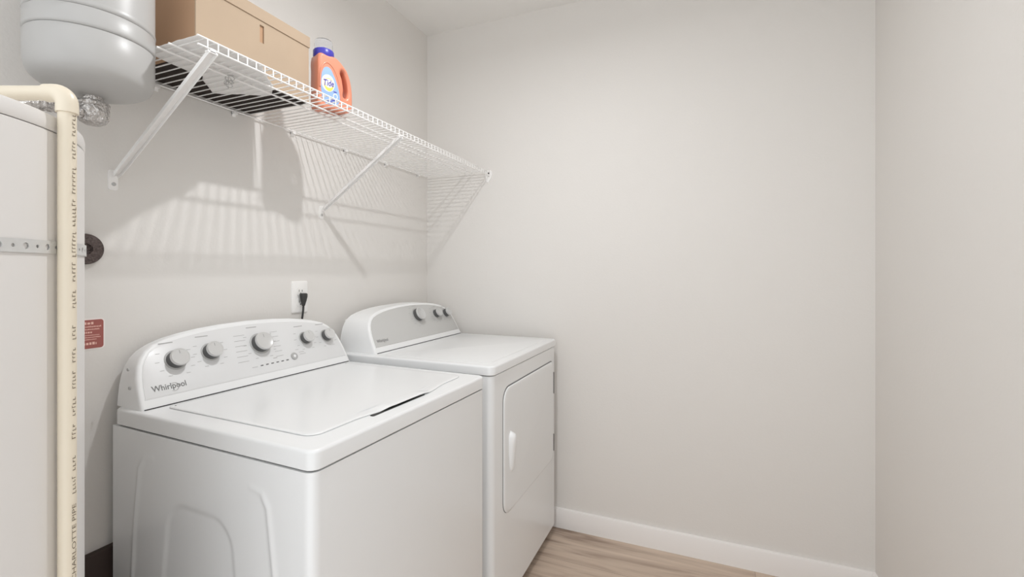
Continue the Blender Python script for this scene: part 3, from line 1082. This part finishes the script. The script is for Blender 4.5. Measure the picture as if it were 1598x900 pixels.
def drain_pipe():
    px, py, R = -0.8048, 0.3460, 0.00985
    zt = 1.4445
    t = thing('drain_pipe', 'cream plastic pipe with an elbow running down in front of the water heater', 'pipe', (px, py, 0))
    mv = MB(); mv.tube([(0, 0, 0.02), (0, 0, zt - 0.018)], R, 32)
    d = Vector((-0.924, -0.382, 0)).normalized()
    m = MB(); m.tube([d * 0.020 + Vector((0, 0, zt)), d * 0.26 + Vector((0, 0, zt))], R, 32)
    m.build('horizontal_pipe', M_PVC, t, smooth=50)
    # elbow
    def elbow(corner, d1, d2, name):
        m = MB()
        rr = 0.016
        pts = [corner + d1 * 0.0275, corner + d1 * (rr)]
        for k in range(1, 9):
            a = math.pi / 2 * k / 9
            pts.append(corner + d1 * rr * (1 - math.sin(a)) + d2 * rr * (1 - math.cos(a)))
        pts += [corner + d2 * rr, corner + d2 * 0.0275]
        m.tube(pts, R + 0.0022, 32)
        m.build(name, M_PVC, t, smooth=50)
    elbow(Vector((0, 0, zt)), Vector((0, 0, -1)), d, 'elbow')
    e2 = d * 0.275 + Vector((0, 0, zt))
    elbow(e2, -d, Vector((0, 0, -1)), 'elbow')
    # printing up the pipe, turned a little to the right of the viewer
    view = math.atan2(-py, -px)
    ang = view + math.radians(42)
    n = Vector((math.cos(ang), math.sin(ang), 0))
    o = n * (R + 0.0003)
    lt = text_mesh('pipe_lettering', 'CHARLOTTE PIPE', 0.0052, 0.105, M_PRINT, t, frame((o.x, o.y, 0.828), (0, 0, 1), n))
    z = 0.895
    rnd = random.Random(5)
    y = n.cross(Vector((0, 0, 1))).normalized()
    while z < 1.41:
        for k in range(rnd.choice((3, 4, 5, 7))):
            l = rnd.uniform(0.0028, 0.0042)
            w = rnd.uniform(0.0014, 0.0023)
            a = o + y * w + Vector((0, 0, z)); b = o - y * w + Vector((0, 0, z))
            mv.add([a, b, b + Vector((0, 0, l * 0.35)), a + Vector((0, 0, l * 0.35))], [(0, 1, 2, 3)], 1)
            c = o + y * (w * rnd.choice((-1, 1))) + Vector((0, 0, z)); e = c - y * 0.0007 * (1 if rnd.random() > .5 else -1)
            mv.add([c, e, e + Vector((0, 0, l)), c + Vector((0, 0, l))], [(0, 1, 2, 3)], 1)
            z += l + 0.0018
        z += rnd.choice((0.006, 0.010, 0.022))
    vp = mv.build('vertical_pipe', [M_PVC, M_PRINT], t, smooth=50)
    lt.parent = vp


drain_pipe()


# ------------------------------------------------------------------ expansion tank
def expansion_tank():
    tx, ty, R = -1.166, 0.543, 0.102
    t = thing('expansion_tank', 'pale grey domed expansion tank hanging at the upper left before the shelf', 'tank', (tx, ty, 1.5))
    Z = lambda z: z - 1.5
    m = MB()
    prof = [(0.010, 1.560), (0.030, 1.561), (0.055, 1.566), (0.075, 1.573), (0.087, 1.580), (0.094, 1.5865), (0.0985, 1.595), (0.101, 1.606), (0.102, 1.620), (0.102, 1.664)]
    m.lathe([(0.0, Z(1.560))] + [(r, Z(z)) for r, z in prof] + [(0.1005, Z(1.666)), (0.0, Z(1.666))], n=96)
    m.build('lower_dome', M_TANK, t, smooth=45)
    m = MB()
    m.lathe([(0.0, Z(1.6665)), (0.100, Z(1.6665)), (0.1025, Z(1.6685)), (0.1032, Z(1.672)), (0.1026, Z(1.676)), (0.1022, Z(1.703)), (0.1008, Z(1.7045)), (0.0, Z(1.7045))], n=96)
    m.build('seam_band', M_TANK, t, smooth=45)
    m = MB()
    m.lathe([(0.0, Z(1.705)), (0.1008, Z(1.705)), (0.1028, Z(1.707)), (0.1034, Z(1.710)), (0.1026, Z(1.714)), (0.102, Z(1.718)), (0.102, Z(1.90)), (0.098, Z(1.925)), (0.085, Z(1.945)), (0.06, Z(1.957)), (0.0, Z(1.962))], n=96)
    m.build('upper_shell', M_TANK, t, smooth=45)
    # crinkled metal fitting under the tank
    m = MB()
    m.lathe([(0.0, Z(1.562)), (0.017, Z(1.562)), (0.017, Z(1.553)), (0.025, Z(1.551)), (0.0275, Z(1.546)), (0.0275, Z(1.542)), (0.025, Z(1.540)), (0.0262, Z(1.536)), (0.0265, Z(1.526)), (0.0252, Z(1.516)), (0.021, Z(1.508)), (0.013, Z(1.5035)), (0.0, Z(1.502))], n=48)
    rnd = random.Random(2)
    m.v = [(x * (1 + rnd.uniform(-.035, .035)), y * (1 + rnd.uniform(-.035, .035)), z) for x, y, z in m.v]
    f = m.build('pipe_fitting', M_FIT, t, smooth=25); f['label'] = 'crinkled grey metal fitting'
    # corrugated line to the heater nipple
    m = MB()
    a = Vector((0, 0, Z(1.522)))
    b = Vector((HX - 0.09 - tx, HY + 0.14 - ty, Z(1.45)))
    pts, rr = [], []
    for k in range(81):
        s = k / 80
        p = a.lerp(b, s)
        p.z = a.z + (b.z - a.z) * s ** 2.2
        pts.append(p)
        rr.append(0.0105 + 0.0015 * (1 if k % 4 < 2 else -1))
    m.tube(pts, rr, 16)
    m.build('corrugated_line', M_FIT, t, smooth=50)


expansion_tank()


# ------------------------------------------------------------------ things on the left wall
def foam_disc():
    c = (XL, 0.607, 1.252)
    m = MB()
    m.lathe([(0, 0), (0.036, 0), (0.036, 0.010), (0.034, 0.013), (0.029, 0.0125), (0.024, 0.014), (0.018, 0.0125), (0.013, 0.0135), (0.012, 0.006), (0, 0.006)], c, 48, (1, 0, 0))
    o = m.build('foam_plug', M_FOAM, smooth=50)
    tag(o, 'dark round textured foam plug on the wall behind the water heater strap', 'wall plug')


foam_disc()


def sticker():
    t = thing('warning_sticker', 'small red printed sticker with rounded corners on the wall beside the water heater', 'sticker', (XL, 0.612, 1.016))
    y0, y1, z0, z1 = -0.034, 0.034, 0.0, 0.068
    m = MB(); lp = rrect(y0 - .003, y1 + .003, z0 - .003, z1 + .003, 0.008)
    m.loft([[(0, y, z) for y, z in lp], [(0.0006, y, z) for y, z in lp]])
    m.build('border', M_STKB, t)
    m = MB(); lp = rrect(y0, y1, z0, z1, 0.006)
    m.loft([[(0.0005, y, z) for y, z in lp], [(0.0012, y, z) for y, z in lp]])
    m.build('red_field', M_RED, t)
    m = MB()
    rnd = random.Random(9)
    for (z, h, a, b) in ((0.0605, 0.0068, -0.014, 0.014), (0.052, 0.0036, -0.03, 0.029), (0.0455, 0.003, -0.028, 0.026), (0.0385, 0.0046, -0.02, 0.012), (0.0315, 0.0022, -0.028, 0.026), (0.0265, 0.0022, -0.028, 0.028), (0.0215, 0.0022, -0.028, 0.02), (0.012, 0.0065, -0.028, 0.02)):
        y = a
        while y < b:
            l = h * rnd.uniform(0.45, 0.8)
            m.box((0.0011, y, z - h / 2), (0.0015, min(y + l, b), z + h / 2 * rnd.uniform(.4, 1)))
            y += l + h * 0.28
    m.build('printed_lines', M_STKT, t)


sticker()


def outlet():
    oy, oz = 1.232, 1.107
    t = thing('wall_outlet', 'white wall outlet on the left wall with a black plug in it', 'outlet', (XL, oy, oz))
    m = MB()
    L = []
    for ins, x in ((0, 0), (0, 0.003), (0.0015, 0.005), (0.004, 0.006)):
        L.append([(x, y, z) for y, z in rrect(-0.035 + ins, 0.035 - ins, -0.0575 + ins, 0.0575 - ins, 0.005)])
    m.loft(L)
    m.build('cover_plate', M_PLATE, t, smooth=40)
    for s in (0.0195, -0.0195):
        m = MB(); lp = rrect(-0.0165, 0.0165, s - 0.0145, s + 0.0145, 0.009)
        m.loft([[(0.005, y, z) for y, z in lp], [(0.0078, y, z) for y, z in lp]])
        r = m.build('receptacle', M_PLATE, t)
        m = MB()
        m.box((0.0076, -0.0075, s - 0.001), (0.0081, -0.0055, s + 0.007)); m.box((0.0076, 0.0055, s - 0.001), (0.0081, 0.0075, s + 0.006))
        m.lathe([(0.0, 0), (0.0025, 0), (0.0025, 0.0005), (0, 0.0005)], (0.0077, 0, s - 0.007), 12, (1, 0, 0))
        m.build('slots', M_DARK, r)
    m = MB(); m.lathe([(0.003, 0), (0.003, 0.0012), (0, 0.0015)], (0.006, 0, 0), 14, (1, 0, 0))
    m.build('screw', M_PLATE, t)
    # plug and cord: a thing of its own
    t2 = thing('power_cord', 'black power plug and cord hanging from the wall outlet behind the washer', 'power cord', (XL, oy + 0.003, oz))
    m = MB()
    L = []
    for (z, w, x0, x1) in ((0.013, 0.0125, 0.009, 0.026), (0.010, 0.0155, 0.0081, 0.029), (0.000, 0.0140, 0.0081, 0.030), (-0.012, 0.0105, 0.0081, 0.029), (-0.022, 0.0075, 0.010, 0.026), (-0.032, 0.0050, 0.013, 0.023)):
        L.append([((x0 + x1) / 2 + (x1 - x0) / 2 * math.cos(a), w * math.sin(a), z) for a in [2 * math.pi * k / 20 for k in range(20)]])
    m.loft(L)
    m.build('plug', M_CORD, t2, smooth=45)
    m = MB()
    pts = []
    for k in range(25):
        s = k / 24
        pts.append((0.018 - 0.004 * s, -0.016 * smooth01(0, .35, s) - 0.01 * s, -0.030 - 0.40 * s))
    m.tube(pts, 0.0036, 12)
    m.build('cord', M_CORD, t2, smooth=50)


outlet()


def blank_plate():
    o = thing('wall_plate', 'white wall plate half hidden behind the dryer control console', 'wall plate', (XL, 1.510, 0.945))
    m = MB()
    L = []
    for ins, x in ((0, 0), (0, 0.003), (0.0015, 0.005), (0.004, 0.006)):
        L.append([(x, y, z) for y, z in rrect(-0.047 + ins, 0.047 - ins, -0.0575 + ins, 0.0575 - ins, 0.005)])
    m.loft(L)
    m.build('cover_plate', M_PLATE, o, smooth=40)
    for z in (0.04, -0.04):
        m = MB(); m.lathe([(0.003, 0), (0.003, 0.0012), (0, 0.0015)], (0.006, 0, z), 14, (1, 0, 0))
        m.build('screw', M_PLATE, o)


blank_plate()
